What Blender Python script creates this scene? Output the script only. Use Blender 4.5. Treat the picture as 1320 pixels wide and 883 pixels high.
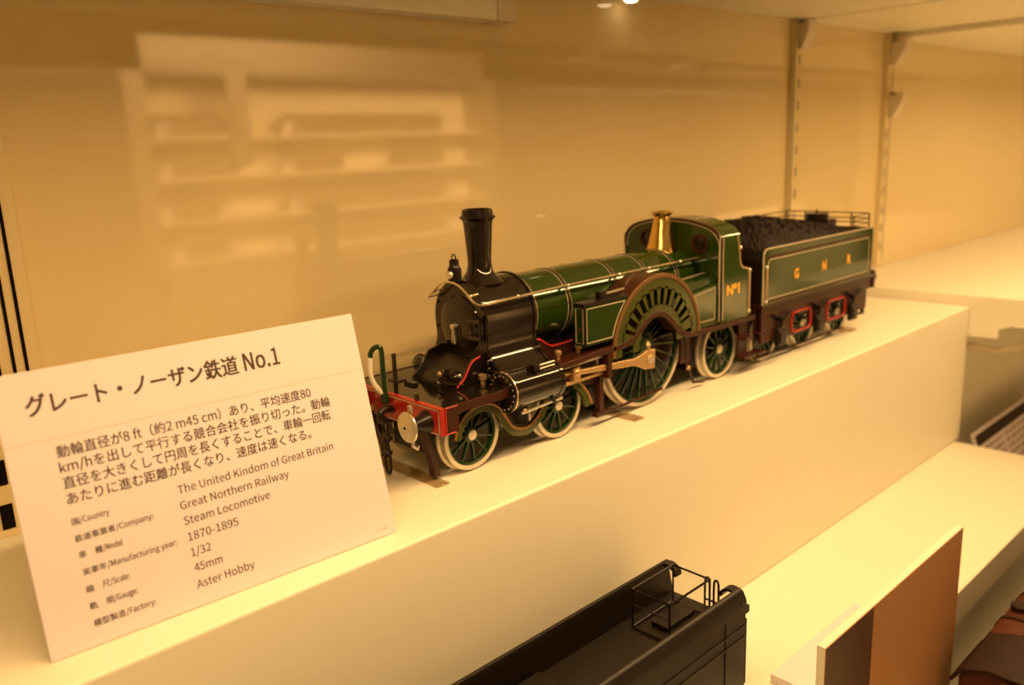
import bpy, bmesh, math, random
from math import sin, cos, pi, radians
from mathutils import Vector, Matrix
random.seed(7)
for o in list(bpy.data.objects): bpy.data.objects.remove(o)
SC = bpy.context.scene
COL = SC.collection
K = 0.001                                     # all measures below are millimetres

# ---------------------------------------------------------------- camera
cd = bpy.data.cameras.new('camera'); cam = bpy.data.objects.new('camera', cd); COL.objects.link(cam)
cd.sensor_width = 36.0; cd.lens = 1085.75/1320*36.0
cd.clip_start = 0.01; cd.clip_end = 60
CR = ((0.72651498, -0.68601919, -0.03941644), (-0.1833065, -0.13820488, -0.97329242), (0.66224974, 0.71433681, -0.22615969))
cam.matrix_world = Matrix(((CR[0][0], -CR[1][0], -CR[2][0], -254.39*K), (CR[0][1], -CR[1][1], -CR[2][1], -332.03*K),
                           (CR[0][2], -CR[1][2], -CR[2][2], 157.42*K), (0, 0, 0, 1)))
cd.dof.use_dof = True; cd.dof.focus_distance = 0.385; cd.dof.aperture_fstop = 9.0
SC.camera = cam

# ---------------------------------------------------------------- world, exposure
w = bpy.data.worlds.new('world'); SC.world = w; w.use_nodes = True
w.node_tree.nodes['Background'].inputs[0].default_value = (1.0, 0.54, 0.18, 1)
w.node_tree.nodes['Background'].inputs[1].default_value = 0.18
SC.view_settings.view_transform = 'Standard'; SC.view_settings.look = 'None'
SC.view_settings.exposure = 0.0; SC.view_settings.gamma = 1.0
SC.view_settings.use_curve_mapping = False
SC.cycles.use_denoising = True
SC.cycles.max_bounces = 10; SC.cycles.diffuse_bounces = 6
SC.cycles.sample_clamp_indirect = 6.0
WARM = (1.0, 0.60, 0.235)

def area(name, loc, sx, sy, power, color=WARM, target=None, parent=None):
    d = bpy.data.lights.new(name, 'AREA'); d.shape = 'RECTANGLE'; d.size = sx*K; d.size_y = sy*K
    d.energy = power; d.color = color
    o = bpy.data.objects.new(name, d); COL.objects.link(o); o.location = Vector(loc)*K
    if target is not None:
        o.rotation_euler = (Vector(target)-Vector(loc)).to_track_quat('-Z', 'Y').to_euler()
    if parent is not None: o.parent = parent
    return o
STRIP_POWER = 2.85        # warm tube over the green engine
NEXT_POWER = 1.2         # warm tube of the next bay
REFLECTOR_POWER = 120       # unseen lamp added over the pale counter
OPPOSITE_POWER = 115      # lamps of the showcase across the aisle

# ---------------------------------------------------------------- materials
def mat(name, col, rough=0.5, metal=0.0, spec=0.5, coat=0.0, noise=0.0, nscale=40, bump=0.0, emit=None, estr=0.0):
    m = bpy.data.materials.new(name); m.use_nodes = True; nt = m.node_tree; b = nt.nodes['Principled BSDF']
    b.inputs['Base Color'].default_value = (*col, 1); b.inputs['Roughness'].default_value = rough
    b.inputs['Metallic'].default_value = metal; b.inputs['Specular IOR Level'].default_value = spec
    b.inputs['Coat Weight'].default_value = coat; b.inputs['Coat Roughness'].default_value = 0.06
    if noise or bump:
        tc = nt.nodes.new('ShaderNodeTexCoord'); nz = nt.nodes.new('ShaderNodeTexNoise')
        nz.inputs['Scale'].default_value = nscale; nz.inputs['Detail'].default_value = 4
        nt.links.new(tc.outputs['Object'], nz.inputs['Vector'])
        if noise:
            r = nt.nodes.new('ShaderNodeMapRange'); r.inputs['To Min'].default_value = 1-noise; r.inputs['To Max'].default_value = 1+noise
            nt.links.new(nz.outputs['Fac'], r.inputs['Value'])
            mx = nt.nodes.new('ShaderNodeVectorMath'); mx.operation = 'SCALE'; mx.inputs[0].default_value = col
            nt.links.new(r.outputs['Result'], mx.inputs['Scale']); nt.links.new(mx.outputs['Vector'], b.inputs['Base Color'])
        if bump:
            bp = nt.nodes.new('ShaderNodeBump'); bp.inputs['Strength'].default_value = bump; bp.inputs['Distance'].default_value = 0.0006
            nt.links.new(nz.outputs['Fac'], bp.inputs['Height']); nt.links.new(bp.outputs['Normal'], b.inputs['Normal'])
    if emit:
        b.inputs['Emission Color'].default_value = (*emit, 1); b.inputs['Emission Strength'].default_value = estr
    return m
M = {}
M['cream'] = mat('cream_board', (0.80, 0.77, 0.65), 0.42, noise=0.015, nscale=25)
M['wall'] = mat('wall_laminate', (0.72, 0.60, 0.345), 0.04, spec=0.7, noise=0.012, nscale=12)
M['card'] = mat('card_board', (0.71, 0.645, 0.70), 0.6)
M['ink'] = mat('brown_black_ink', (0.055, 0.032, 0.02), 0.6)
M['inkpale'] = mat('pale_ink', (0.50, 0.44, 0.38), 0.6)
M['black'] = mat('gloss_black', (0.010, 0.006, 0.004), 0.09, spec=0.6)
M['satin'] = mat('satin_black', (0.012, 0.007, 0.004), 0.3, spec=0.35, noise=0.12, nscale=120)
M['green'] = mat('green_paint', (0.017, 0.036, 0.002), 0.07, spec=0.6)
M['dkgreen'] = mat('dark_green_paint', (0.012, 0.036, 0.007), 0.15)
M['olive'] = mat('olive_green_paint', (0.050, 0.060, 0.009), 0.14)
M['orange'] = mat('orange_lining', (0.30, 0.13, 0.03), 0.4)
M['red'] = mat('red_paint', (0.36, 0.016, 0.008), 0.2)
M['brown'] = mat('maroon_brown_paint', (0.040, 0.010, 0.004), 0.32, spec=0.3)
M['line'] = mat('cream_lining', (0.45, 0.38, 0.26), 0.45)
M['redline'] = mat('red_lining', (0.50, 0.03, 0.02), 0.4)
M['steel'] = mat('polished_steel', (0.72, 0.67, 0.58), 0.30, metal=0.85)
M['tyre'] = mat('bright_tyre_steel', (0.66, 0.58, 0.46), 0.38, metal=0.45)
M['wire'] = mat('bright_wire', (0.85, 0.72, 0.52), 0.22, metal=0.9)
M['brass'] = mat('brass', (0.80, 0.52, 0.16), 0.16, metal=1.0)
M['rodbrass'] = mat('dull_brass', (0.62, 0.42, 0.22), 0.34, metal=0.8)
M['gold'] = mat('gold_leaf', (0.80, 0.40, 0.04), 0.45)
M['coal'] = mat('coal', (0.016, 0.010, 0.008), 0.75, spec=0.2, noise=0.5, nscale=300, bump=0.6)
M['white'] = mat('white_rubber', (0.72, 0.68, 0.58), 0.5)
M['gap'] = mat('dark_recess', (0.006, 0.003, 0.002), 0.9, spec=0.1)
M['rim'] = mat('brown_olive_rim', (0.13, 0.060, 0.014), 0.3)
M['rail'] = mat('cream_metal', (0.70, 0.62, 0.48), 0.4)
M['facebrown'] = mat('brown_face_shade', (0.62, 0.33, 0.16), 0.4)  # brown stands in for the shade on the sign face
M['facedark'] = mat('dark_wedge_shade', (0.11, 0.040, 0.015), 0.35)  # darker wedge of shade put into the colour
M['oldbrown'] = mat('brown_enamel', (0.075, 0.018, 0.005), 0.55, spec=0.2)
M['matte'] = mat('matte_black', (0.0075, 0.0042, 0.002), 0.42, spec=0.3, noise=0.15, nscale=90)
M['olddark'] = mat('dark_brown_enamel', (0.022, 0.006, 0.002), 0.6, spec=0.2)
M['lamp'] = mat('lamp_diffuser', (0.9, 0.85, 0.75), 0.5, emit=(1.0, 0.72, 0.42), estr=6)
M['printgrey'] = mat('grey_print', (0.30, 0.24, 0.20), 0.6)
M['cable'] = mat('cream_cable', (0.72, 0.62, 0.44), 0.4)
M['train1'] = mat('brown_model_paint', (0.20, 0.14, 0.09), 0.5)
M['train2'] = mat('grey_model_paint', (0.26, 0.22, 0.17), 0.5)
M['cabinet'] = mat('opposite_case_paint', (0.82, 0.74, 0.58), 0.6)
M['metalgrey'] = mat('grey_metal', (0.30, 0.27, 0.22), 0.4, metal=0.5)

def pane_mat(name='window_glass', tint=(1, 1, 1)):
    m = bpy.data.materials.new(name); m.use_nodes = True; nt = m.node_tree; nt.nodes.clear()
    out = nt.nodes.new('ShaderNodeOutputMaterial'); mx = nt.nodes.new('ShaderNodeMixShader')
    t = nt.nodes.new('ShaderNodeBsdfTransparent'); g = nt.nodes.new('ShaderNodeBsdfGlossy'); g.inputs['Roughness'].default_value = 0.01
    t.inputs[0].default_value = (*tint, 1)
    lw = nt.nodes.new('ShaderNodeLayerWeight'); p = nt.nodes.new('ShaderNodeMath'); p.operation = 'POWER'; p.inputs[1].default_value = 5
    r = nt.nodes.new('ShaderNodeMapRange'); r.inputs['To Min'].default_value = 0.04
    nt.links.new(lw.outputs['Facing'], p.inputs[0]); nt.links.new(p.outputs[0], r.inputs['Value']); nt.links.new(r.outputs['Result'], mx.inputs[0])
    nt.links.new(t.outputs[0], mx.inputs[1]); nt.links.new(g.outputs[0], mx.inputs[2]); nt.links.new(mx.outputs[0], out.inputs[0])
    return m
M['glass'] = pane_mat(); M['acrylic'] = pane_mat('clear_acrylic', (0.84, 0.78, 0.68))

# ---------------------------------------------------------------- mesh helpers
class MB:
    def __init__(s): s.v = []; s.f = []; s.mi = []; s.m = []
    def _m(s, name):
        if name not in s.m: s.m.append(name)
        return s.m.index(name)
    def add(s, vs, fs, m):
        b = len(s.v); k = s._m(m); s.v += [tuple(p) for p in vs]
        for f in fs: s.f.append([i+b for i in f]); s.mi.append(k)
        return s
    def box(s, x0, x1, y0, y1, z0, z1, m):
        v = [(x, y, z) for x in (x0, x1) for y in (y0, y1) for z in (z0, z1)]
        return s.add(v, [(0, 1, 3, 2), (4, 6, 7, 5), (0, 4, 5, 1), (2, 3, 7, 6), (0, 2, 6, 4), (1, 5, 7, 3)], m)
    def prism(s, poly, ax, a, b, m):
        n = len(poly)
        def P(p, t):
            return (t, p[0], p[1]) if ax == 'x' else (p[0], t, p[1]) if ax == 'y' else (p[0], p[1], t)
        v = [P(p, a) for p in poly]+[P(p, b) for p in poly]
        f = [list(range(n)), list(range(n, 2*n))[::-1]]+[(i, (i+1) % n, n+(i+1) % n, n+i) for i in range(n)]
        return s.add(v, f, m)
    def band(s, path, t, ax, a, b, m, closed=False):
        """a strip of width t along a 2-D path, given depth a..b"""
        n = len(path); L = []; R = []
        for i in range(n):
            p = Vector(path[i]); q0 = Vector(path[i-1]) if (i or closed) else p; q1 = Vector(path[(i+1) % n]) if (i < n-1 or closed) else p
            d = (q1-q0).normalized(); nn = Vector((-d[1], d[0]))
            L.append(p+nn*t/2); R.append(p-nn*t/2)
        def P(p, u): return (u, p[0], p[1]) if ax == 'x' else (p[0], u, p[1]) if ax == 'y' else (p[0], p[1], u)
        v = [P(q, u) for i in range(n) for (q, u) in ((L[i], a), (R[i], a), (R[i], b), (L[i], b))]
        f = []
        for i in range(n if closed else n-1):
            j = (i+1) % n
            for k in range(4): f.append((4*i+k, 4*i+(k+1) % 4, 4*j+(k+1) % 4, 4*j+k))
        if not closed: f += [(0, 1, 2, 3), (4*n-4, 4*n-3, 4*n-2, 4*n-1)]
        return s.add(v, f, m)
    def lathe(s, prof, m, o=(0, 0, 0), ax='z', n=40):
        """prof: list of (radius, height along the axis)"""
        k = len(prof); v = []; f = []
        for i in range(n):
            a = 2*pi*i/n
            for r, h in prof:
                c, d = r*cos(a), r*sin(a)
                p = (c, d, h) if ax == 'z' else (h, c, d) if ax == 'x' else (c, h, d)
                v.append((p[0]+o[0], p[1]+o[1], p[2]+o[2]))
        for i in range(n):
            j = (i+1) % n
            for q in range(k-1): f.append((i*k+q, j*k+q, j*k+q+1, i*k+q+1))
        if prof[0][0] > 1e-6: f.append([i*k for i in range(n)])
        if prof[-1][0] > 1e-6: f.append([i*k+k-1 for i in range(n)])
        return s.add(v, f, m)
    def ring(s, prof, m, o=(0, 0, 0), ax='y', n=48):
        """closed profile turned round the axis"""
        k = len(prof); v = []; f = []
        for i in range(n):
            a = 2*pi*i/n
            for r, h in prof:
                c, d = r*cos(a), r*sin(a)
                p = (c, d, h) if ax == 'z' else (h, c, d) if ax == 'x' else (c, h, d)
                v.append((p[0]+o[0], p[1]+o[1], p[2]+o[2]))
        for i in range(n):
            j = (i+1) % n
            for q in range(k): f.append((i*k+q, j*k+q, j*k+(q+1) % k, i*k+(q+1) % k))
        return s.add(v, f, m)
    def tube(s, path, r, m, n=8, closed=False):
        pts = [Vector(p) for p in path]; N = len(pts); v = []; f = []; u = None
        for i, p in enumerate(pts):
            d = (pts[(i+1) % N]-pts[i-1]) if closed else pts[min(i+1, N-1)]-pts[max(i-1, 0)]
            d.normalize()
            if u is None: u = d.orthogonal().normalized()
            u = (u-d*u.dot(d)).normalized(); w_ = d.cross(u)
            rr = r[i] if isinstance(r, (list, tuple)) else r
            v += [p+u*rr*cos(2*pi*k/n)+w_*rr*sin(2*pi*k/n) for k in range(n)]
        for i in range(N if closed else N-1):
            j = (i+1) % N
            f += [(i*n+k, i*n+(k+1) % n, j*n+(k+1) % n, j*n+k) for k in range(n)]
        if not closed: f += [list(range(n))[::-1], list(range((N-1)*n, N*n))]
        return s.add(v, f, m)
    def ball(s, c, r, m, n=12, sc=(1, 1, 1)):
        v = []; f = []; h = n//2
        for i in range(h+1):
            t = pi*i/h
            for j in range(n):
                a = 2*pi*j/n; v.append((c[0]+r*sc[0]*sin(t)*cos(a), c[1]+r*sc[1]*sin(t)*sin(a), c[2]+r*sc[2]*cos(t)))
        for i in range(h):
            for j in range(n): f.append((i*n+j, i*n+(j+1) % n, (i+1)*n+(j+1) % n, (i+1)*n+j))
        return s.add(v, f, m)
    def build(s, name, parent=None, bevel=0, ang=35, seg=2, flat=False):
        me = bpy.data.meshes.new(name)
        bm = bmesh.new(); vv = [bm.verts.new(Vector(p)*K) for p in s.v]; bm.verts.ensure_lookup_table()
        for f, k in zip(s.f, s.mi):
            try: fc = bm.faces.new([vv[i] for i in f]); fc.material_index = k
            except ValueError: pass
        bmesh.ops.remove_doubles(bm, verts=bm.verts, dist=1e-8)
        bmesh.ops.recalc_face_normals(bm, faces=bm.faces)
        bm.to_mesh(me); bm.free()
        for k in s.m: me.materials.append(M[k])
        if not flat:
            me.polygons.foreach_set('use_smooth', [True]*len(me.polygons)); me.set_sharp_from_angle(angle=radians(ang))
        o = bpy.data.objects.new(name, me); COL.objects.link(o)
        if parent is not None: o.parent = parent
        if bevel:
            b = o.modifiers.new('bevel', 'BEVEL'); b.width = bevel*K; b.segments = seg; b.limit_method = 'ANGLE'; b.angle_limit = radians(40); b.harden_normals = True
        return o
def thing(name, label, cat, loc=(0, 0, 0), rot=(0, 0, 0), group=None):
    o = bpy.data.objects.new(name, None); COL.objects.link(o); o.empty_display_size = 0.01
    o.location = Vector(loc)*K; o.rotation_euler = rot; tag(o, label, cat, group); return o
def tag(o, label, cat, group=None):
    o['label'] = label; o['category'] = cat
    if group: o['group'] = group
    return o
def structure(o): o['kind'] = 'structure'; return o
def copy_tree(o, parent=None):
    c = o.copy(); COL.objects.link(c)
    if parent is not None: c.parent = parent
    for ch in list(o.children): copy_tree(ch, c)
    return c
def arc(cx, cy, r, a0, a1, n=16): return [(cx+r*cos(radians(a0+(a1-a0)*i/n)), cy+r*sin(radians(a0+(a1-a0)*i/n))) for i in range(n+1)]
def smooth_path(pts, n=6):
    """Catmull-Rom through the points"""
    P = [Vector(p) for p in pts]; out = []
    for i in range(len(P)-1):
        p0, p1, p2, p3 = P[max(i-1, 0)], P[i], P[i+1], P[min(i+2, len(P)-1)]
        for k in range(n):
            t = k/n
            out.append(0.5*((2*p1)+(p2-p0)*t+(2*p0-5*p1+4*p2-p3)*t*t+(3*p1-p0-3*p2+p3)*t**3))
    out.append(P[-1]); return [tuple(p) for p in out]

import os
def blender_font(name):
    """one of the typefaces that come with Blender; the built-in one if it is not there"""
    try:
        return bpy.data.fonts.load(os.path.join(bpy.utils.system_resource('DATAFILES'), 'fonts', name))
    except Exception:
        return None
GOTHIC = blender_font('Noto Sans CJK Regular.woff2')
EM = 1.0
def text_mesh(body, bold=0.0, font=None):
    c = bpy.data.curves.new('t', 'FONT'); c.body = body; c.size = 1.0
    if font is not None: c.font = font
    c.offset = bold if font is None else 0.0; c.resolution_u = 4
    o = bpy.data.objects.new('t', c); COL.objects.link(o); bpy.context.view_layer.update()
    me = bpy.data.meshes.new_from_object(o.evaluated_get(bpy.context.evaluated_depsgraph_get()))
    bpy.data.objects.remove(o); bpy.data.curves.remove(c); return me
def cap_height(font):
    me = text_mesh('H', 0, font); h = max(v.co.y for v in me.vertices); bpy.data.meshes.remove(me); return h
CAP = cap_height(None)
EM = cap_height(GOTHIC)/0.733        # one em of the loaded typeface in its own units
def lettering(name, parent, lines, m, y, font=None):
    """lines: (text, left x, right x, baseline z, height scale or None, bold); the text stands in an x-z plane at depth y, facing -y"""
    V = []; F = []
    for body, x0, x1, z0, hs, bold in lines:
        me = text_mesh(body, bold, font); xs = [v.co.x for v in me.vertices]; a, b = min(xs), max(xs)
        sx = (x1-x0)/(b-a); sz = hs/(EM if font is not None else 1.0); q = bold*hs if font is not None else 0
        for ox_, oz_ in (((-q, -q*.6), (q, -q*.6), (-q, q*.6), (q, q*.6), (0, 0)) if q else ((0, 0),)):      # heavier strokes
            n = len(V)
            V += [((x0+ox_+(v.co.x-a)*sx)*K, (y-0.002*(ox_ > 0)-0.004*(oz_ > 0))*K, (z0+oz_+v.co.y*sz)*K) for v in me.vertices]
            F += [[i+n for i in p.vertices] for p in me.polygons]
        bpy.data.meshes.remove(me)
    me = bpy.data.meshes.new(name); me.from_pydata(V, [], F); me.materials.append(M[m])
    o = bpy.data.objects.new(name, me); COL.objects.link(o); o.parent = parent; return o

# ================================================================ SETTING
structure(MB().box(-700, 1600, 75, 83, -420, 520, 'wall').build('wall_back'))

structure(MB().box(1500, 1512, -330, 75, -420, 520, 'cream').build('wall_right'))
# plinths
o = tag(MB().box(-330, 561, -66.5, 75, -127, 0, 'cream').build('display_plinth', bevel=1.6, seg=3), 'long cream plinth with a glowing top, carrying the green locomotive and white card', 'plinth')
t = thing('display_step', 'lower cream step below the plinth, carrying the black tender', 'step', (110, -100, -225))
MB().box(-440, 442, -68, 175, 98-23, 98, 'cream').build('step_top', t, bevel=0.8)
MB().box(-440, 442, -60, 175, 0, 75, 'cream').build('step_riser', t)
o = tag(MB().box(-330, 640, -312, 75, -243, -225, 'cream').build('bottom_shelf', bevel=0.8), 'lowest shelf in shade, under the brown model at the bottom corner', 'shelf')

# shelf boards overhead
tag(MB().box(-330, 493, -215, 75, 258.5, 276, 'cream').build('overhead_shelf', bevel=0.5), 'shelf board overhead reaching over the green locomotive', 'shelf', 'overhead shelf boards')
tag(MB().box(494.5, 683, -300, 75, 258, 276, 'cream').build('overhead_shelf', bevel=0.5), 'narrow bright shelf board overhead between the two wall uprights', 'shelf', 'overhead shelf boards')
tag(MB().box(684.5, 1499, -300, 75, 252, 270, 'cream').build('overhead_shelf', bevel=0.5), 'overhead shelf board of the next bay, beyond the far upright', 'shelf', 'overhead shelf boards')

# slotted uprights
def upright(x, z0, z1, label, slots, grooves=()):
    t = thing('wall_upright', label, 'upright', (x, 72, z0), group='slotted wall uprights')
    MB().box(-7, 5, -2, 3, 0, z1-z0, 'wall').build('channel', t, bevel=0.4)
    if grooves:
        for gx in grooves: MB().box(gx-0.55, gx+0.55, -2.4, -1.9, 6, z1-z0, 'metalgrey').build('groove', t)
    for z, sx, sw, sh in slots: MB().box(sx-sw/2, sx+sw/2, -2.4, -1.9, z-z0, z-z0+sh, 'metalgrey').build('slot', t)
    return t
upright(486, 0, 258, 'slotted upright on the wall just left of the tender, under a bracket', [(z, 1.5, 2.6, 8) for z in range(20, 232, 20)], grooves=(-6.2,))
upright(682, 14, 258, 'slotted upright on the wall beyond the tender, at the next bay', [(z, -2.5, 3.5, 9) for z in range(30, 170, 20)], grooves=(4.5,))
t = thing('wall_upright', 'upright with three dark grooves, half hidden behind the white card', 'upright', (-172, 72, 0), group='slotted wall uprights')
MB().box(-26, 10, -2, 3, 0, 258, 'wall').build('channel', t, bevel=0.4)
for gx in (-6.2, -0.4, 4.4): MB().box(gx-0.65, gx+0.65, -2.6, -1.9, 20, 235, 'gap').build('groove', t)
for z in (4, 24): MB().box(-15.5, -10.5, -2.6, -1.9, z, z+11, 'gap').build('slot', t)

def bracket(x, z0, z1, yd, wid, label):
    t = thing('shelf_bracket', label, 'bracket', (x, 69.8, z1), group='shelf brackets')
    MB().prism([(0, 0), (0, z0-z1), (-yd*0.35, z0-z1), (-yd, -9), (-yd, 0)], 'x', -wid/2, wid/2, 'rail').build('arm', t, bevel=0.6)
    MB().box(-wid/2-0.6, wid/2+0.6, -yd*0.5, -0.5, -3, -0.2, 'metalgrey').build('clip', t)
bracket(492, 233, 257.8, 9, 15, 'grey bracket holding the overhead shelf end, at the upright nearest the tender')
bracket(686, 226, 251.5, 16, 17, 'bracket under the overhead shelf at the far upright')
bracket(688, 172, 198, 14, 14, 'empty bracket part way down the far upright')

# strip lights (built where the case has its lamps, under the overhead shelves)
def strip(x0, x1, y, z, power, label):
    t = thing('strip_light', label, 'lamp', ((x0+x1)/2, y, z), group='strip lights under the shelves')
    h = (x1-x0)/2
    mb = MB(); mb.box(-h-6, h+6, -11, 12, -4, 0, 'metalgrey'); mb.box(-h-6, h+6, 10, 12, -10.2, 0, 'metalgrey'); mb.box(-h-6, -h-4, -11, 12, -11, 0, 'metalgrey'); mb.box(h+4, h+6, -11, 12, -11, 0, 'metalgrey'); mb.build('housing', t, bevel=0.4)  # lip and end caps added to shade the upper wall and hide lamp reflections
    MB().box(-h+3, h-3, -9, 9, -6, -4, 'lamp').build('diffuser', t, bevel=0.6)
    a = area('strip_lamp', (0, 0, -6.6), 2*h-8, 17, power); a.parent = t
strip(-320, 465, -178, 258.5, STRIP_POWER, 'long strip light under the overhead shelf in front of the locomotive')
strip(520, 655, -178, 258, 0.6, 'short strip light under the narrow overhead board')
strip(710, 1400, -170, 252, NEXT_POWER, 'strip light under the overhead shelf of the next bay')
t = thing('spot_lamp', 'small glowing spot lamp at the top edge, above the safety valve', 'lamp', (238, 63, 258.4))
MB().lathe([(7, 0), (7, -4), (5.6, -4.6), (5.6, -3.6)], 'rail', n=24).build('housing', t)
MB().lathe([(5.5, -3.8), (4.0, -6.0), (0.01, -6.8)], 'lamp', n=24).build('bulb', t)
t = thing('pale_bar', 'pale stand-in bar along the top of the back wall, left of centre', 'batten', (10, 75, 258.5))  # cream box added as stand-in for a bright strip, gives no light
MB().box(-105, 112, -15, 0, -27, 0, 'cream').build('body', t, bevel=1.2)
MB().box(98, 113, -16, 0, -27.6, -6, 'rail').build('end_cap', t, bevel=1)

# next bay on the far side
P = [(75, 9.5), (-185, 9.5), (-185, -15.5), (-103, -15.5), (-103, -14.6), (-91, -18.8), (-91, -27.4), (-64, -28.2), (75, -28.2)]
tag(MB().prism(P, 'x', 562.5, 1499, 'cream').build('bay_shelf', bevel=0.6), 'thick cream shelf of the next bay, butting against the plinth end', 'shelf')
tag(MB().box(566, 1499, -40, 75, -205, -28.4, 'cream').build('bay_plinth', bevel=0.8), 'shaded tan plinth under the thick shelf of the next bay', 'plinth')
tag(MB().box(566, 1499, -300, 75, -225, -205.2, 'cream').build('bay_step', bevel=0.8), 'low shelf of the next bay carrying the grey printed card', 'shelf')
path = smooth_path([(580, -41, -44), (585, -61, -42), (590, -73, -44.5), (596, -87, -44.2), (602, -99, -40.5), (608, -109, -35.5), (618, -125, -25), (640, -140, -19.5)], 8)
tag(MB().tube(path, 3.0, 'cable', 10).build('power_cord'), 'pale cable looping under the thick shelf of the next bay', 'cable')
t = thing('printed_card', 'grey printed card with a dark heading strip, leaning in the next bay', 'card', (598, -92, -204.5), (radians(-20), 0, 0))
MB().box(0, 260, 0, 2, 0, 76, 'card').build('board', t, bevel=0.3)
mb = MB(); mb.box(4, 256, -0.15, 0, 62, 73, 'olddark'); mb.build('heading_strip', t)
mb = MB()
for r in range(7):
    z = 55-r*7
    for (a, b) in ((8, 70), (78, 150), (160, 240)):
        x = a
        while x < b-4:
            ln = random.uniform(5, 16); x1 = min(b, x+ln); mb.box(x, x1, -0.12, 0, z, z+3.2, 'printgrey'); x = x1+random.uniform(2, 4)
mb.build('printing', t)
MB().prism([(2, 60), (2, 50), (26, 1), (28, 1)], 'x', 110, 150, 'card').build('easel', t)

# ================================================================ WHITE CARD
TI = radians(-13.93)
t = thing('exhibit_card', 'white exhibit card with Japanese heading and text, standing before the locomotive', 'card', (-201.1, -48.9, 0.3), (TI, 0, radians(-2.18)))
W_, H_ = 133.4, 94.4
MB().box(0, W_, 0, 0.9, 0, H_, 'card').build('board', t, bevel=0.2)
MB().prism([(1.0, 74), (1.0, 70), (36.4, 9.4), (37.2, 10.0)], 'x', 45, 88, 'card').build('easel', t)
CS = 3.95      # size of the Latin lines
lettering('heading', t, [('グレート・ノーザン鉄道', 8.8, 81.0, 80.0, 7.7, 0.022)], 'ink', -0.06, GOTHIC)
lettering('heading_number', t, [('No.1', 83.6, 98.0, 79.9, 9.0, 0.018)], 'ink', -0.06, GOTHIC)
MB().box(0.2, W_-0.2, -0.05, 0.0, 70.8, 71.02, 'inkpale').build('rule', t)
lettering('description', t, [('動輪直径が8 ft（約2 m45 cm）あり、平均速度80', 14.8, 107.9, 64.5, 4.5, 0.011),
                             ('km/hを出して平行する競合会社を振り切った。動輪', 14.6, 115.4, 59.2, 4.5, 0.011),
                             ('直径を大きくして円周を長くすることで、車輪一回転', 14.6, 114.4, 53.9, 4.5, 0.011),
                             ('あたりに進む距離が長くなり、速度は速くなる。', 14.7, 104.4, 48.5, 4.5, 0.011)], 'ink', -0.06, GOTHIC)
lettering('details', t, [('The United Kindom of Great Britain', 49.9, 112.7, 41.4, CS, 0.006), ('Great Northern Railway', 49.6, 91.9, 35.7, CS, 0.006),
                         ('Steam Locomotive', 49.7, 82.7, 30.0, CS, 0.006), ('1870-1895', 49.9, 68.7, 24.0, CS, 0.006), ('1/32', 49.8, 57.0, 18.3, CS, 0.006),
                         ('45mm', 49.8, 60.1, 12.6, CS, 0.006), ('Aster Hobby', 49.4, 71.3, 6.5, CS, 0.006)], 'ink', -0.06, GOTHIC)
CAPS = [('国', '/Country', 14.6, 26.4, 41.4, 1), ('鉄道事業者', '/Company:', 14.4, 39.9, 35.6, 5), ('車　種', '/Model', 14.5, 28.3, 30.0, 3), ('実車年', '/Manufacturing year:', 14.6, 45.6, 24.1, 3),
        ('縮　尺', '/Scale:', 14.4, 28.3, 18.2, 3), ('軌　間', '/Gauge:', 14.4, 29.8, 12.4, 3), ('模型製造', '/Factory:', 14.5, 34.7, 6.5, 4)]
lettering('captions', t, [(c[0], c[2], c[2]+c[5]*2.62-0.35, c[4], 2.6, 0.012) for c in CAPS], 'ink', -0.06, GOTHIC)
lettering('caption_words', t, [(c[1], c[2]+c[5]*2.62-0.1, c[3], c[4], 2.75, 0.012) for c in CAPS], 'ink', -0.06, GOTHIC)
lettering('card_number', t, [('1204', 124.1, 129.8, 2.3, 2.6, 0)], 'inkpale', -0.06, GOTHIC)

# acrylic strips under the wheels
for x, w_, lab in ((-23, 8, 'clear flat strip under the front of the locomotive, by its first wheel'), (115, 9, 'clear flat strip under the big driving wheel'), (405, 13, 'clear flat strip under the tail of the green tender')):
    o = MB().box(-w_/2, w_/2, -30 if x < 300 else -31, 30, 0, 1.0, 'acrylic').build('acrylic_strip', bevel=0.2)
    if 100 < x < 200:
        o.data.transform(Matrix.Translation((0, -10*K, 0)))
    o.location = (x*K, 0, 0.02*K); tag(o, lab, 'strip', 'acrylic strips under the model')

# ================================================================ LOCOMOTIVE
L = thing('locomotive', 'green model steam locomotive with one huge spoked driving wheel and brass valve', 'locomotive')

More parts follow.
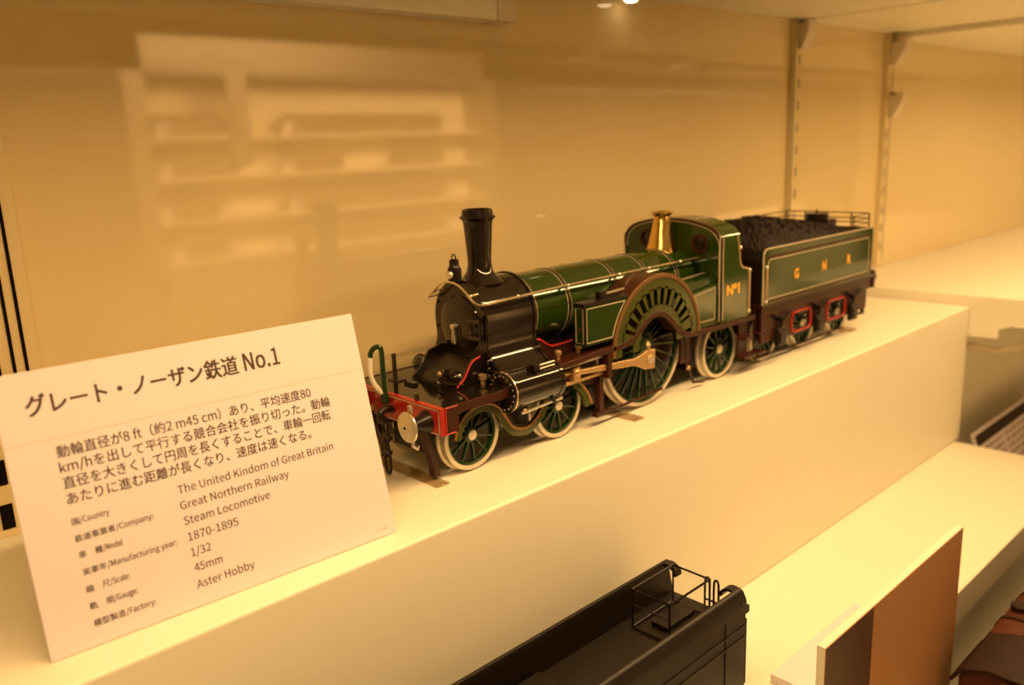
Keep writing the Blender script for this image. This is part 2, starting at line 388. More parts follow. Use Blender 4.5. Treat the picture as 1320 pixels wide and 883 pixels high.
def wheel(parent, x, rt, side, nsp, crank=None, rim='dkgreen', w0=26.0, width=5.6, hub=None, label=None):
    """spoked wheel; side -1 is the near side. The flange rests on the shelf."""
    rf = rt+1.2; z = rf; yo = side*w0; yi = side*(w0-width)
    hub = hub or max(3.0, rt*0.235); cyo = side*(w0-0.7)
    mb = MB()
    r1 = rt-2.0; r2 = rt-3.4
    mb.ring([(r1, side*(w0-0.5)), (r2, side*(w0-0.9)), (r2, side*(w0-3.6)), (r1, side*(w0-3.6))], rim, (x, 0, z), 'y', 56)
    mb.lathe([(0.01, side*(w0-0.2)), (hub*0.8, side*(w0-0.2)), (hub, side*(w0-0.8)), (hub*1.05, side*(w0-4)), (0.01, side*(w0-4))], rim, (x, 0, z), 'y', 24)
    for i in range(nsp):
        a = 2*pi*(i+0.5)/nsp; d = Vector((cos(a), 0, sin(a))); q = Vector((-sin(a), 0, cos(a))); c = Vector((x, 0, z))
        t0, t1 = (0.5, 0.36) if rt < 30 else (0.62, 0.5)
        va = [c+d*hub*0.8+q*s*t0+Vector((0, yy, 0)) for yy in (side*(w0-1.0), side*(w0-3.2)) for s in (-1, 1)]
        vb = [c+d*(r2+0.4)+q*s*t1+Vector((0, yy, 0)) for yy in (side*(w0-1.2), side*(w0-3.0)) for s in (-1, 1)]
        mb.add(va+vb, [(0, 1, 5, 4), (1, 3, 7, 5), (3, 2, 6, 7), (2, 0, 4, 6)], rim)
    if crank:
        ca, cr = crank; a = radians(ca); cx, cz = x+cr*cos(a), z+cr*sin(a)
        mb.band([(x-2*cos(a), z-2*sin(a)), (cx, cz)], 8, 'y', side*(w0-3), side*(w0+0.8), rim)
        mb.lathe([(0.01, side*(w0+0.8)), (4.3, side*(w0+0.8)), (4.3, side*(w0-3)), (0.01, side*(w0-3))], rim, (cx, 0, cz), 'y', 20)
    wo = mb.build('wheel', parent)
    MB().ring([(rt, yo), (rt-2.1, side*(w0+0.0)), (rt-2.1, yi), (rf, yi), (rf, side*(w0-width+1.2)), (rt+0.15, side*(w0-width+2.0))], 'tyre', (x, 0, z), 'y', 64).build('tyre', wo)
    if not crank:
        MB().lathe([(0.01, side*(w0+0.5)), (hub*0.62, side*(w0+0.4)), (hub*0.68, side*(w0-0.3)), (0.01, side*(w0-0.3))], 'tyre', (x, 0, z), 'y', 20).build('axle_end', wo)
    return wo
def axle(parent, x, z, r=2.2): MB().lathe([(0.01, -22), (r, -22), (r, 22), (0.01, 22)], 'satin', (x, 0, z), 'y', 16).build('axle', parent)

WX = [0.0, 62.2, 137.4, 218.0]; WR = [17.7, 17.7, 37.2, 19.3]
CR_R, CR_A = 9.5, 215
for side in (-1, 1):
    wheel(L, WX[0], WR[0], side, 11); wheel(L, WX[1], WR[1], side, 11)
    wheel(L, WX[2], WR[2], side, 24, crank=(CR_A, CR_R), hub=6.5)
    wheel(L, WX[3], WR[3], side, 12)
for x, r in zip(WX, WR): axle(L, x, r+1.2)
CPX, CPZ = WX[2]+CR_R*cos(radians(CR_A)), WR[2]+1.2+CR_R*sin(radians(CR_A))

# main frames and dark body between the wheels
mb = MB()
for s in (-1, 1): mb.box(46, 238, s*17-1, s*17+1, 22, 43, 'brown'); mb.box(-23, 46, s*17-1, s*17+1, 22, 39.4, 'brown')
mb.box(-19, 84, -14, 14, 11, 33, 'satin'); mb.box(98, 178, -15.5, 15.5, 8, 60, 'satin'); mb.box(194, 240, -16, 16, 9, 40, 'satin'); mb.box(60, 190, -15, 15, 30, 52, 'satin'); mb.box(150, 236, -17, 17, 24, 43, 'satin'); mb.box(-20, 60, -15, 15, 26, 40, 'satin')
mb.build('main_frame', L)
# running plate: front platform and the long plate that humps over the driving axle
mb = MB(); mb.box(-26, 46, -37.6, 37.6, 39.6, 41.2, 'black'); mb.box(-26, 15, -37.8, -36.8, 37.0, 41.6, 'brown'); mb.box(-26, 15, 36.8, 37.8, 37.0, 41.6, 'brown')
mb.build('front_platform', L, bevel=0.25)
HUMP = smooth_path([(40, 45.2), (62, 46), (82, 47.2), (100, 47.2), (111, 49), (118, 53), (125.5, 58), (133, 60.4), (140, 59.3), (147.5, 54.2), (153.7, 48.4), (159.5, 44.6), (167, 42.2), (180, 41.6), (200, 41.2), (240, 41.0)], 5)
for s in (-1, 1):
    MB().band(HUMP, 1.4, 'y', s*37.4, s*27.5, 'brown').build('running_plate', L)
    MB().band([(x, z-0.9) for x, z in HUMP], 3.2, 'y', s*38.6, s*37.2, 'brown').build('valance', L, bevel=0.4)
MB().box(150, 240, -27.5, 27.5, 40.3, 42, 'satin').build('footplate', L)

# smokebox with the wrapper sweeping out over the cylinders
def smokebox_profile(h0, d=0.0):
    right = smooth_path([(20.6, 71), (20.4, 66), (20.0, 60), (21.5, 55.5), (25.0, 51.0), (30.5, 47.2), (36.6, 44.6)], 5)
    right = [(y+d, z) for y, z in right]
    top = arc(0, 71, 20.6+d, 0, 180, 36)
    left = [(-y, z) for y, z in right]
    return left[::-1][:-1]*0+[(y, z) for y, z in right[::-1]]+top[1:-1]+left+[(-36.6-d, h0), (36.6+d, h0)]
mb = MB(); mb.prism(smokebox_profile(41.2), 'x', 17.5, 52, 'black')
sb = mb.build('smokebox', L, bevel=0.5, ang=30)
mb = MB()
for x in (17.9, 50.6): mb.band(smokebox_profile(41.2, 0.25)[:-2], 0.9, 'x', x, x+1.2, 'black')
mb.build('angle_ring', sb)
mb = MB()
for y, z in [(-17.5, 79), (-18.8, 66), (17.5, 79), (18.8, 66), (-22, 53), (22, 53), (-27, 49), (27, 49), (-32, 46.5), (32, 46.5), (12, 52), (-12, 50), (6, 49)]: mb.ball((17.3, y, z), 0.75, 'black', 8)
mb.build('rivets', sb)
mb = MB()
mb.lathe([(0.01, 14.2), (7, 14.6), (12.5, 15.5), (15.3, 16.8), (15.6, 17.6), (0.01, 17.6)], 'black', (0, 0, 68.5), 'x', 48)
door = mb.build('smokebox_door', L)
mb = MB(); mb.lathe([(0.01, 11.6), (1.5, 11.6), (1.5, 14.4), (0.01, 14.4)], 'steel', (0, 0, 68.5), 'x', 14)
for y in (-0.9, 0.9): mb.tube([(12.2+0.5*y, y*0.6, 68.5), (12.4+0.4*y, y*1.7, 59.5)], 0.55, 'steel', 8)
mb.build('door_handle', door)
mb = MB(); mb.box(14.6, 17.6, -17.8, -8, 71.4, 73.4, 'black'); mb.box(14.6, 17.6, -17.8, -8, 62.6, 64.6, 'black'); mb.tube([(16, -17.2, 61), (16, -17.2, 75)], 0.8, 'black', 8)
mb.build('hinge', door)
mbs = [MB(), MB()]
mbs[0].prism([(17.5, 56), (12.8, 55.5), (8.5, 54.0), (5.5, 50.5), (2.5, 46), (-2.5, 42.3), (-3.5, 41.2), (17.5, 41.2)], 'y', -18, -16.6, 'black')
mbs[1].prism([(17.5, 56), (12.8, 55.5), (8.5, 54.0), (5.5, 50.5), (2.5, 46), (-2.5, 42.3), (-3.5, 41.2), (17.5, 41.2)], 'y', 16.6, 18, 'black')
fhs = {-1: mbs[0].build('frame_horn', L), 1: mbs[1].build('frame_horn', L)}
for s in (-1, 1): MB().tube([(x, s*18.1, z-0.3) for x, z in smooth_path([(14.2, 55.3), (9.0, 53.6), (6.0, 50.2), (3.0, 45.8), (-1.8, 42.4)], 5)], 0.5, 'redline', 8).build('red_edge', fhs[s])
MB().prism([(17.5, 52), (9, 49), (3, 44), (0, 41.2), (17.5, 41.2)], 'y', -16.5, 16.5, 'satin').build('apron', L)
mb = MB(); mb.ball((3, -12, 45.5), 3.4, 'black', 14, (1.1, 1, 0.9)); mb.box(-4, 6, -15.5, -5, 41.2, 45, 'black'); mb.lathe([(1.6, 45), (1.6, 49), (2.2, 49.6), (0.01, 50)], 'black', (-1, -9, 0), 'z', 14)
mb.tube([(-5, -5, 44), (-6.5, -10, 46), (-5, -15, 44), (2, -19, 42.5)], 0.9, 'black', 8); mb.ball((-3, -6.5, 47.5), 1.5, 'rodbrass', 10); mb.ball((2.6, -15.2, 46.8), 1.2, 'steel', 10); mb.ball((-6, -9.5, 44.5), 1.3, 'steel', 10)
mb.ring([(3.2, 41.3), (4.4, 41.3), (4.4, 42.2), (3.2, 42.2)], 'black', (-7, -17, 0), 'z', 20)
mb.build('lubricator', L)
mb = MB()
for z, r in ((53.5, 1.4), (49.5, 1.4), (45.8, 1.4)): mb.ball((15.8, -22.6, z-1), r, 'black', 10)
mb.build('rivet_caps', L)
MB().lathe([(1.4, 41.2), (1.4, 43.6), (2.3, 43.8), (2.3, 46.2), (1.6, 46.6), (0.01, 46.6)], 'rodbrass', (13.2, -20.5, 0), 'z', 16).build('oil_cup', L)

# chimney
MB().lathe([(12.5, 89.0), (9.4, 91.6), (7.2, 94.6), (6.3, 98.0), (6.25, 100), (6.6, 106), (7.5, 118.5), (7.9, 121), (9.3, 122.4), (9.4, 123.2), (8.3, 123.9), (7.9, 126.6), (7.2, 127), (6.4, 126.6), (6.2, 110), (0.01, 109)], 'black', (32.6, 0, 0), 'z', 48).build('chimney', L)
# headlamp
hl = MB().lathe([(3.4, 92), (3.6, 92.6), (3.6, 98.2), (3.0, 98.8), (2.4, 100.4), (2.5, 102.4), (1.8, 103), (0.01, 103.2)], 'satin', (15.0, -0.5, 0), 'z', 24).build('headlamp', L)
MB().lathe([(0.01, -4.6), (2.0, -4.4), (2.3, -3.4), (2.3, -2.6)], 'steel', (15.0, -0.5, 95.4), 'x', 18).build('lens', hl)
MB().tube([(15.0, -0.5+1.6*cos(a), 103+2.6*sin(a)) for a in [pi*i/10 for i in range(11)]], 0.35, 'satin', 6).build('lamp_handle', hl)
MB().box(13.5, 19, -2, 1, 90.2, 92.2, 'satin').build('lamp_bracket', hl)

# boiler
BR, BZ = 19.6, 70.4
MB().lathe([(0.01, 51), (BR, 51), (BR, 198), (0.01, 198)], 'green', (0, 0, BZ), 'x', 72).build('boiler', L)
for x in (53.2, 80, 121.6, 150.6, 179.8):
    b = MB().ring([(BR-0.4, x-1.0), (BR+0.35, x-1.0), (BR+0.35, x+1.0), (BR-0.4, x+1.0)], 'satin', (0, 0, BZ), 'x', 72).build('boiler_band', L)
    mb = MB()
    for e in (-1.35, 1.35): mb.ring([(BR-0.3, x+e-0.22), (BR+0.16, x+e-0.22), (BR+0.16, x+e+0.22), (BR-0.3, x+e+0.22)], 'line', (0, 0, BZ), 'x', 72)
    mb.build('band_lining', b)
mb = MB(); mb.tube([(52, -19.45, 72.6), (196, -19.45, 72.6)], 0.3, 'satin', 6); mb.build('cladding_seam', L)
# red line along the lower frame top
for s in (-1, 1):
    MB().tube(smooth_path([(51, s*20.5, 57.2), (55, s*20.5, 56.4), (59, s*20.5, 53.6), (64, s*20.5, 51.4), (72, s*20.5, 51.3), (80, s*20.5, 51.6)], 5), 0.6, 'redline', 8).build('frame_top_edge', L)
    MB().prism([(50, 57), (55, 56), (59, 53.4), (64, 51), (80, 51), (80, 44), (50, 44)], 'y', s*20.2, s*17, 'brown').build('frame_plate', L)
    mb = MB()
    for x, z in ((58, 44.6), (74, 45)): mb.lathe([(1.2, z), (1.2, z+4.2), (2.0, z+4.6), (2.0, z+6.4), (1.3, z+7.0), (0.01, z+7.1)], 'rodbrass', (x, s*30.5, 0), 'z', 16)
    mb.build('oil_cups', L)
# handrails
for s in (-1, 1):
    hr = MB().tube(smooth_path([(12.0, 0, 91.8), (12.0, s*6, 90.8), (12.0, s*12, 87.4), (12.2, s*17, 83.4), (13.5, s*20.4, 81.6), (18, s*22.2, 81.6), (30, s*22.4, 82.2), (80, s*22.4, 83.3), (198, s*22.4, 84.0)], 6), 0.62, 'wire', 8).build('handrail', L)
    mb = MB()
    for x in (38, 76, 119, 147, 178): mb.ball((x, s*22.4, 82.4+x*0.008), 1.05, 'steel', 10); mb.tube([(x, s*22.4, 82.4+x*0.008), (x, s*17, 81)], 0.5, 'satin', 6)
    mb.ball((13.0, s*14.6, 85.6), 1.1, 'wire', 10); mb.tube([(12.2, s*14.6, 85.6), (18, s*14.6, 86)], 0.6, 'wire', 8)
    mb.build('handrail_knobs', hr)
    MB().tube([(157, s*28, 73), (196, s*28, 74.8)], 0.75, 'wire', 8).build('reach_rod', L)
# safety valve
MB().lathe([(10.2, 84.0), (10.0, 88.4), (9.6, 90.2), (8.2, 95), (6.9, 101), (5.7, 106.5), (4.9, 109.2), (4.9, 110.2), (6.5, 111.6), (6.9, 112.6), (6.3, 113.4), (4.6, 113.4), (4.2, 110), (0.01, 109.6)], 'brass', (189.2, 0, 0), 'z', 48).build('safety_valve', L)

# cylinders
for s in (-1, 1):
    c = (0, s*32.5, 38.2)
    cyl = MB().lathe([(0.01, 15.2), (9.2, 15.2), (10.4, 15.8), (10.4, 18.0), (9.6, 18.4), (9.6, 48.6), (10.2, 49), (10.2, 51), (8, 52.4), (0.01, 52.4)], 'black', c, 'x', 48).build('cylinder', L)
    mb = MB(); mb.ring([(9.9, 15.7), (10.6, 15.9), (10.6, 16.5), (9.9, 16.5)], 'wire', c, 'x', 48)
    for i in range(18): mb.ball((15.1, c[1]+8.6*cos(2*pi*i/18), c[2]+8.6*sin(2*pi*i/18)), 0.42, 'steel', 8)
    mb.build('cover_bolts', cyl)
    mb = MB(); mb.box(18.5, 48, min(s*34, s*37.5), max(s*34, s*37.5), 42.5, 44.8, 'black'); mb.build('valve_chest', L, bevel=0.5)
    mb = MB(); mb.box(31, 35, min(s*36, s*40), max(s*36, s*40), 47.0, 50.4, 'satin'); mb.tube([(35, s*38.4, 49.2), (47, s*38.4, 49.4)], 0.6, 'steel', 6); mb.tube([(35, s*38.4, 47.3), (47, s*38.4, 47.4)], 0.6, 'steel', 6); mb.box(31, 47, min(s*34, s*37.2), max(s*34, s*37.2), 46, 49, 'satin')
    mb.build('valve_rod_box', L, bevel=0.25)
    mb = MB(); mb.tube([(22, s*39, 27.2), (53, s*37.5, 28.0)], 0.7, 'steel', 8); mb.ball((24.5, s*38.6, 27.8), 1.4, 'rodbrass', 10); mb.ball((46, s*38, 28.4), 1.6, 'satin', 10); mb.ball((52, s*37.6, 28), 1.0, 'steel', 8)
    mb.build('drain_pipe', L)
    # motion
    mb = MB(); mb.lathe([(0.01, 52), (2.6, 52), (2.6, 55), (1.5, 55.2), (1.5, 66), (0.01, 66)], 'rodbrass', (0, s*32.5, 38.2), 'x', 16); mb.build('piston_rod', L)
    mb = MB(); mb.band([(50, 32.6), (92, 33.2)], 1.8, 'y', s*34.6, s*31.4, 'rodbrass'); mb.band([(55, 42.2), (92, 42.6)], 1.6, 'y', s*34.6, s*31.4, 'steel'); mb.build('slide_bars', L, bevel=0.3)
    mb = MB(); mb.box(64.2, 69.6, min(s*30.8, s*36), max(s*30.8, s*36), 34.0, 41.2, 'rodbrass'); mb.ball((67, s*36.2, 38.2), 2.0, 'rodbrass', 12, (1, 0.5, 1)); mb.build('crosshead', L, bevel=0.8)
    ux, uz = CPX-67, CPZ-38.2; ln = math.hypot(ux, uz); ux /= ln; uz /= ln
    def rp(t, q): return (67+ux*t-uz*q, 38.2+uz*t+ux*q)
    poly = [rp(0, 1.3), rp(ln-14, 2.2), rp(ln-7, 4.4), rp(ln-4, 5.6), rp(ln+4.6, 5.8), rp(ln+4.6, -5.8), rp(ln-4, -5.6), rp(ln-7, -4.4), rp(ln-14, -2.2), rp(0, -1.3)]
    rod = MB().prism(poly, 'y', s*36.6, s*34.0, 'rodbrass').build('connecting_rod', L, bevel=0.5)
    MB().lathe([(0.01, s*37.4), (2.6, s*37.4), (2.8, s*36.5), (0.01, s*36.5)], 'steel', (CPX, 0, CPZ), 'y', 20).build('crank_pin', rod)
    MB().lathe([(1.4, 0), (1.4, 3), (1.8, 3.4), (0.8, 5.4), (0.01, 5.6)], 'rodbrass', (CPX-1, s*35.3, CPZ+5.4), 'z', 12).build('oil_cap', rod)
    mb = MB(); mb.box(90, 93.4, min(s*30.5, s*38.0), max(s*30.5, s*38.0), 30, 47, 'brown'); mb.box(90.4, 94, min(s*27, s*31), max(s*27, s*31), 8, 36, 'brown')
    mb.build('motion_bracket', L, bevel=0.4)
    mb = MB(); mb.tube([(93, s*29, 8.5), (104, s*29.6, 7.5), (150, s*29.6, 9.2)], 0.9, 'brown', 8); mb.box(88, 99, min(s*27, s*31), max(s*27, s*31), 6.5, 9, 'brown')
    mb.build('brake_rod', L)
    mb = MB(); mb.tube([(176, s*27, 38), (179, s*27.4, 18), (186, s*27.6, 5), (197, s*27.6, 3.2)], 1.0, 'brown', 8); mb.ball((180, s*27.6, 16), 1.6, 'rodbrass', 10); mb.box(172, 182, min(s*24, s*27.6), max(s*24, s*27.6), 20, 41, 'brown')
    mb.build('sand_pipe', L)

# bogie side frame: olive serpentine band with orange edges
SF = smooth_path([(-13.5, 20.6), (-11.5, 26), (-6.5, 31), (0.5, 33.2), (7.5, 32.6), (13, 29.2), (17, 23.2), (21.5, 17.2), (27.5, 14.2), (34.2, 13.9), (40, 16.4), (44.5, 20.6), (49.5, 27.6), (54.8, 32.0), (62, 33.4), (69, 31.6), (75, 26.8), (79.5, 20.6), (81.6, 15.6)], 5)
for s in (-1, 1):
    bf = MB().band(SF, 4.4, 'y', s*31.2, s*28.6, 'olive').build('bogie_frame', L, bevel=0.3)
    n = len(SF); up = []
    for i in range(n):
        p = Vector(SF[i]); d = (Vector(SF[min(i+1, n-1)])-Vector(SF[max(i-1, 0)])).normalized(); up.append(p+Vector((-d[1], d[0]))*1.8)
    MB().tube([(p[0], s*31.2, p[1]) for p in up], 0.75, 'orange', 6).build('lining', bf)

# front end: buffer beam, buffers, hook, chain, hose, guard irons
bb = MB().box(-28.4, -25.4, -37.8, 37.8, 28.0, 41.4, 'red').build('buffer_beam', L, bevel=0.25)
mb = MB()
for y0, y1, z0, z1 in ((-37, 37, 40.2, 40.6), (-37, 37, 28.6, 29.0), (-37, -36.6, 28.6, 40.6), (36.6, 37, 28.6, 40.6)): mb.box(-28.6, -28.3, y0, y1, z0, z1, 'line')
mb.build('beam_lining', bb)
for s in (-1, 1):
    mb = MB()
    mb.box(-25.4, -17.5, s*37.4-0.5, s*37.4+0.5, 28.2, 41.2, 'brown')
    for (x0, z0, x1, z1) in ((-25.2, 28.4, -25.2, 41.0), (-25.2, 41.0, -18, 41.0), (-25.2, 28.4, -20, 28.4)): mb.tube([(x0, s*37.9, z0), (x1, s*37.9, z1)], 0.3, 'redline', 6)
    mb.build('beam_end_plate', bb)
for s in (-1, 1):
    bu = MB().lathe([(5.6, -28.2), (5.4, -29.4), (3.6, -33.0), (2.9, -35.2), (0.01, -35.2)], 'satin', (0, s*27.2, 33.4), 'x', 32).build('buffer', L)
    MB().lathe([(0.01, -41.2), (4.6, -40.9), (7.2, -39.9), (7.4, -39.2), (6.6, -38.8), (2.6, -38.2), (2.1, -35.0), (0.01, -35.0)], 'steel', (0, s*27.2, 33.4), 'x', 36).build('buffer_head', bu)
    MB().lathe([(0.01, -41.4), (0.7, -41.4), (0.7, -41.0)], 'gap', (0, s*27.2, 33.4), 'x', 12).build('centre_hole', bu)
    mb = MB(); mb.band([(-27, 29), (-23.5, 18), (-21, 8), (-20.5, 2.2)], 3.4, 'y', s*18.2, s*22.8, 'brown'); mb.build('guard_iron', L, bevel=0.4)
    MB().tube([(-38, s*27.2-2, 40.2), (-38.5, s*27.2-2.5, 42.6), (-37.5, s*27.2-0.5, 43.4), (-37, s*27.2+1.5, 42.6), (-37, s*27.2+1.5, 40.4)], 0.6, 'steel', 8).build('buffer_ring', bu)
MB().tube([(-37, -27, 27.0), (-37.6, -28, 24), (-36, -29.4, 22.2), (-34.8, -28.5, 23.4)], [0.9, 0.9, 0.7, 0.5], 'steel', 8).build('side_chain_hook', L)
mb = MB(); mb.tube(smooth_path([(-28.4, 0, 34), (-33, 0, 35), (-36, 0, 33), (-35.6, 0, 29.8), (-33.0, 0, 29.6)], 4), [1.9]*17, 'satin', 10); mb.build('coupling_hook', L)
ch = MB()
def link(mb, c, h, w_, r, plane):
    pts = []
    for i in range(20):
        a = 2*pi*i/20; u = w_*cos(a); v = h*sin(a) + (0.0)
        v = max(-h, min(h, v*1.15))
        pts.append((c[0]+(u if plane == 'x' else 0), c[1]+(u if plane == 'y' else 0), c[2]+v))
    mb.tube(pts, r, 'satin', 8, closed=True)
link(ch, (-33.4, 0, 26.5), 4.4, 1.7, 0.8, 'y'); ch.tube([(-33.4, -3.6, 21), (-33.4, 3.6, 21)], 1.3, 'satin', 10); ch.tube([(-33.4, 0, 24), (-33.4, 0, 13)], 1.1, 'satin', 10)
ch.ball((-33.4, 0, 19.5), 2.2, 'satin', 12); ch.tube([(-33.4, -3.0, 13.4), (-33.4, 3.0, 13.4)], 1.2, 'satin', 10)
link(ch, (-33.4, 0, 8.0), 6.0, 2.2, 0.8, 'y')
ch.build('screw_coupling', L)
mb = MB(); mb.tube([(-30, 14.5, 34), (-31, 14.5, 31)], 1.2, 'rodbrass', 8); link(mb, (-31, 14.5, 26), 4.6, 1.4, 0.6, 'y'); link(mb, (-31, 14.5, 18.5), 4.4, 1.2, 0.5, 'x'); mb.build('side_chain', L)
hp = MB().tube(smooth_path([(-29.6, 4, 40), (-29.8, 4, 52), (-29.8, 4, 62.5), (-30.6, 4.4, 65.2), (-33, 5.4, 65.0), (-34.6, 6.2, 62.6), (-34.8, 6.4, 60.4)], 5), 1.25, 'dkgreen', 10).build('brake_pipe', L)
MB().tube(smooth_path([(-34.8, 6.4, 60.6), (-35.4, 6.6, 54), (-34.4, 6.2, 48), (-32, 5.2, 43.6), (-30.4, 4.6, 41.4)], 6), 1.25, 'white', 10).build('hose', hp)
mb = MB(); mb.tube([(-30, 4, 36.5), (-30, 4, 41.8)], 1.9, 'dkgreen', 10); mb.box(-31, -28.2, 2, 6, 37, 39, 'dkgreen'); mb.build('pipe_bracket', hp)
mb = MB(); mb.box(-25.0, -23.4, 1.2, 2.8, 41.2, 61, 'satin'); mb.box(-26, -20, -1.5, 5.5, 46.6, 48, 'satin'); mb.build('lamp_iron', L)
mb = MB(); mb.box(-27, -25.6, -18.6, -16.8, 33, 44.5, 'satin'); mb.box(-12, -9, 4, 12, 41.2, 42.6, 'satin'); mb.build('lamp_socket', L)

# sandbox / slide-bar casing in front of the splasher
SX, SZ, SR = 135.5, 41.2, 40.0
for s in (-1, 1):
    curve = arc(SX, SZ, SR-0.5, 146, 168, 8)
    poly = [(71, 74.2), (101.5, 74.2)]+[p for p in curve if p[1] < 74]+[(71, 51.8)]
    curve2 = [p for p in arc(SX, SZ, SR+2.2, 126, 172, 18) if 51.8 < p[1] < 73.6]
    poly = [(71, 51.8), (71, 73.6)]+[(SX-math.sqrt((SR+2)**2-(73.6-SZ)**2), 73.6)]+curve2+[(SX-math.sqrt((SR+2)**2-(51.8-SZ)**2), 51.8)]
    cas = MB().prism(poly, 'y', s*38.2, s*31, 'green').build('casing_box', L, bevel=0.3)
    MB().prism([(70.2, 73.6), (70.2, 75.0), (107, 75.0), (107, 73.6)], 'y', s*38.6, s*30.6, 'satin').build('box_lid', cas)
    cx = sum(p[0] for p in poly)/len(poly); cz = sum(p[1] for p in poly)/len(poly)
    inn = [(72.6, 53.4), (72.6, 72.0), (SX-math.sqrt((SR+3.6)**2-(72-SZ)**2), 72.0)]+[p for p in arc(SX, SZ, SR+3.6, 126, 172, 18) if 53.4 < p[1] < 72]+[(SX-math.sqrt((SR+3.6)**2-(53.4-SZ)**2), 53.4)]
    mb = MB(); mb.band(inn, 0.55, 'y', s*38.45, s*38.15, 'line', closed=True)
    ya, yb = s*37.2, s*32
    mb.band([(ya, 53.4), (ya, 72.2), (yb, 72.2), (yb, 53.4)], 0.5, 'x', 70.75, 71.05, 'line', closed=True); mb.build('lining', cas)
    mb = MB(); mb.tube([(71, s*38.3, 51.8), (71, s*38.3, 73.6)], 0.7, 'satin', 6); mb.build('corner_bead', cas)
    mb = MB(); mb.box(88, 93, min(s*31, s*35), max(s*31, s*35), 75, 78.6, 'satin'); mb.tube([(93, s*33.5, 77), (109, s*33.5, 77.6)], 0.8, 'wire', 8); mb.box(93, 105, min(s*31.5, s*34), max(s*31.5, s*34), 75, 76.4, 'satin'); mb.build('sand_lever', cas)
    # splasher with radial openings
    mb = MB(); yo, yi = s*37.9, s*37.4
    mb.band(arc(SX, SZ, (SR+33.2)/2, -2, 182, 48), SR-33.2, 'y', yo, yi, 'olive')
    a0s, a1s, nsl = 14, 164, 12; step = (a1s-a0s)/nsl
    for i in range(nsl+1):
        a = a0s+step*i; q = radians(a); wa = 2.5 if 0 < i < nsl else 6
        c_, s_ = cos(q), sin(q); w0_, w1_ = (0.6, 1.75) if 0 < i < nsl else (2.5, 3.2)
        mb.prism([(SX+22.5*c_-w0_*s_, SZ+22.5*s_+w0_*c_), (SX+34.2*c_-w1_*s_, SZ+34.2*s_+w1_*c_), (SX+34.2*c_+w1_*s_, SZ+34.2*s_-w1_*c_), (SX+22.5*c_+w0_*s_, SZ+22.5*s_-w0_*c_)], 'y', yo, yi, 'olive')
    mb.band(arc(SX, SZ, 20.8, -2, 182, 40), 5.4, 'y', yo, yi, 'olive')
    sp = mb.build('splasher', L)
    MB().band(arc(SX, SZ, SR+0.5, -1, 181, 48), 2.6, 'y', s*38.6, s*37.2, 'rim').build('splasher_rim', sp, bevel=0.4)
    MB().band(arc(SX, SZ, SR+0.4, -1, 181, 48), 1.6, 'y', s*37.2, s*20, 'brown').build('splasher_top', sp)
    mb = MB(); mb.band(arc(SX, SZ, 29.5, 0, 180, 40), 17, 'y', s*33.6, s*32.6, 'gap'); mb.build('slot_shade', sp)  # dark sheet added behind the slots as their shade
    # side sheet behind the splasher
    xs = [p for p in arc(SX, SZ, SR+1.8, 2, 36, 10)]
    sh = MB().prism([(198, 43), (198, 68.4)]+[(xs[-1][0], 65.6)]+[p for p in xs[::-1] if p[1] < 65], 'y', s*37, s*35, 'green').build('side_sheet', L)
    xi = [p for p in arc(SX, SZ, SR+3.2, 8, 33, 8)]
    MB().band([(194.6, 46.4), (194.6, 66.4), (xi[-1][0]+0.6, 64.0)]+xi[::-1]+[(xi[0][0]+0.6, 46.6)], 0.55, 'y', s*37.25, s*36.9, 'line', closed=True).build('lining', sh)
    MB().prism([(150, 60), (198, 66), (198, 72), (160, 72)], 'y', s*34.8, s*19, 'dkgreen').build('firebox_casing', L)

# cab
def cabtop(d=0.0):
    """outline of the cab roof in y-z: low arch with rounded shoulders"""
    rt = [(38+d, 90), (37.9+d, 93), (37.2+d, 96), (35.6+d, 98.8+d*.5), (33.2+d*.7, 101.2+d), (30.2+d*.5, 102.9+d), (26.5, 104.2+d), (22, 105.3+d), (16, 106.5+d), (8, 107.4+d)]
    return rt+[(0, 107.6+d)]+[(-y, z) for y, z in rt[::-1]]
front = cabtop()+[(-38, 42), (38, 42)]
cf = MB()
# spectacle plate built as strips round the two round windows
holes = [(-22.5, 92.6), (19.5, 94.6)]; HR = 4.9
bmf = bmesh.new()
def plate_with_holes(outline, holes, hr, x0, x1, mname, name, parent):
    """extruded outline with round openings: triangulated fill of nested loops"""
    bm = bmesh.new(); edges = []
    loops = [outline]+[[(c[0]+hr*cos(2*pi*i/24), c[1]+hr*sin(2*pi*i/24)) for i in range(24)] for c in holes]
    for lp in loops:
        vs = [bm.verts.new((x0*K, p[0]*K, p[1]*K)) for p in lp]
        for i in range(len(vs)): edges.append(bm.edges.new((vs[i], vs[(i+1) % len(vs)])))
    r = bmesh.ops.triangle_fill(bm, edges=edges, use_beauty=True)
    fs = [g for g in r['geom'] if isinstance(g, bmesh.types.BMFace)]
    ex = bmesh.ops.extrude_face_region(bm, geom=fs); vv = [g for g in ex['geom'] if isinstance(g, bmesh.types.BMVert)]
    bmesh.ops.translate(bm, verts=vv, vec=((x1-x0)*K, 0, 0)); bmesh.ops.recalc_face_normals(bm, faces=bm.faces)
    me = bpy.data.meshes.new(name); bm.to_mesh(me); bm.free(); me.materials.append(M[mname])
    o = bpy.data.objects.new(name, me); COL.objects.link(o); o.parent = parent; return o
bmf.free()
cfo = plate_with_holes(front, holes, HR, 199.4, 200.6, 'green', 'cab_front', L)
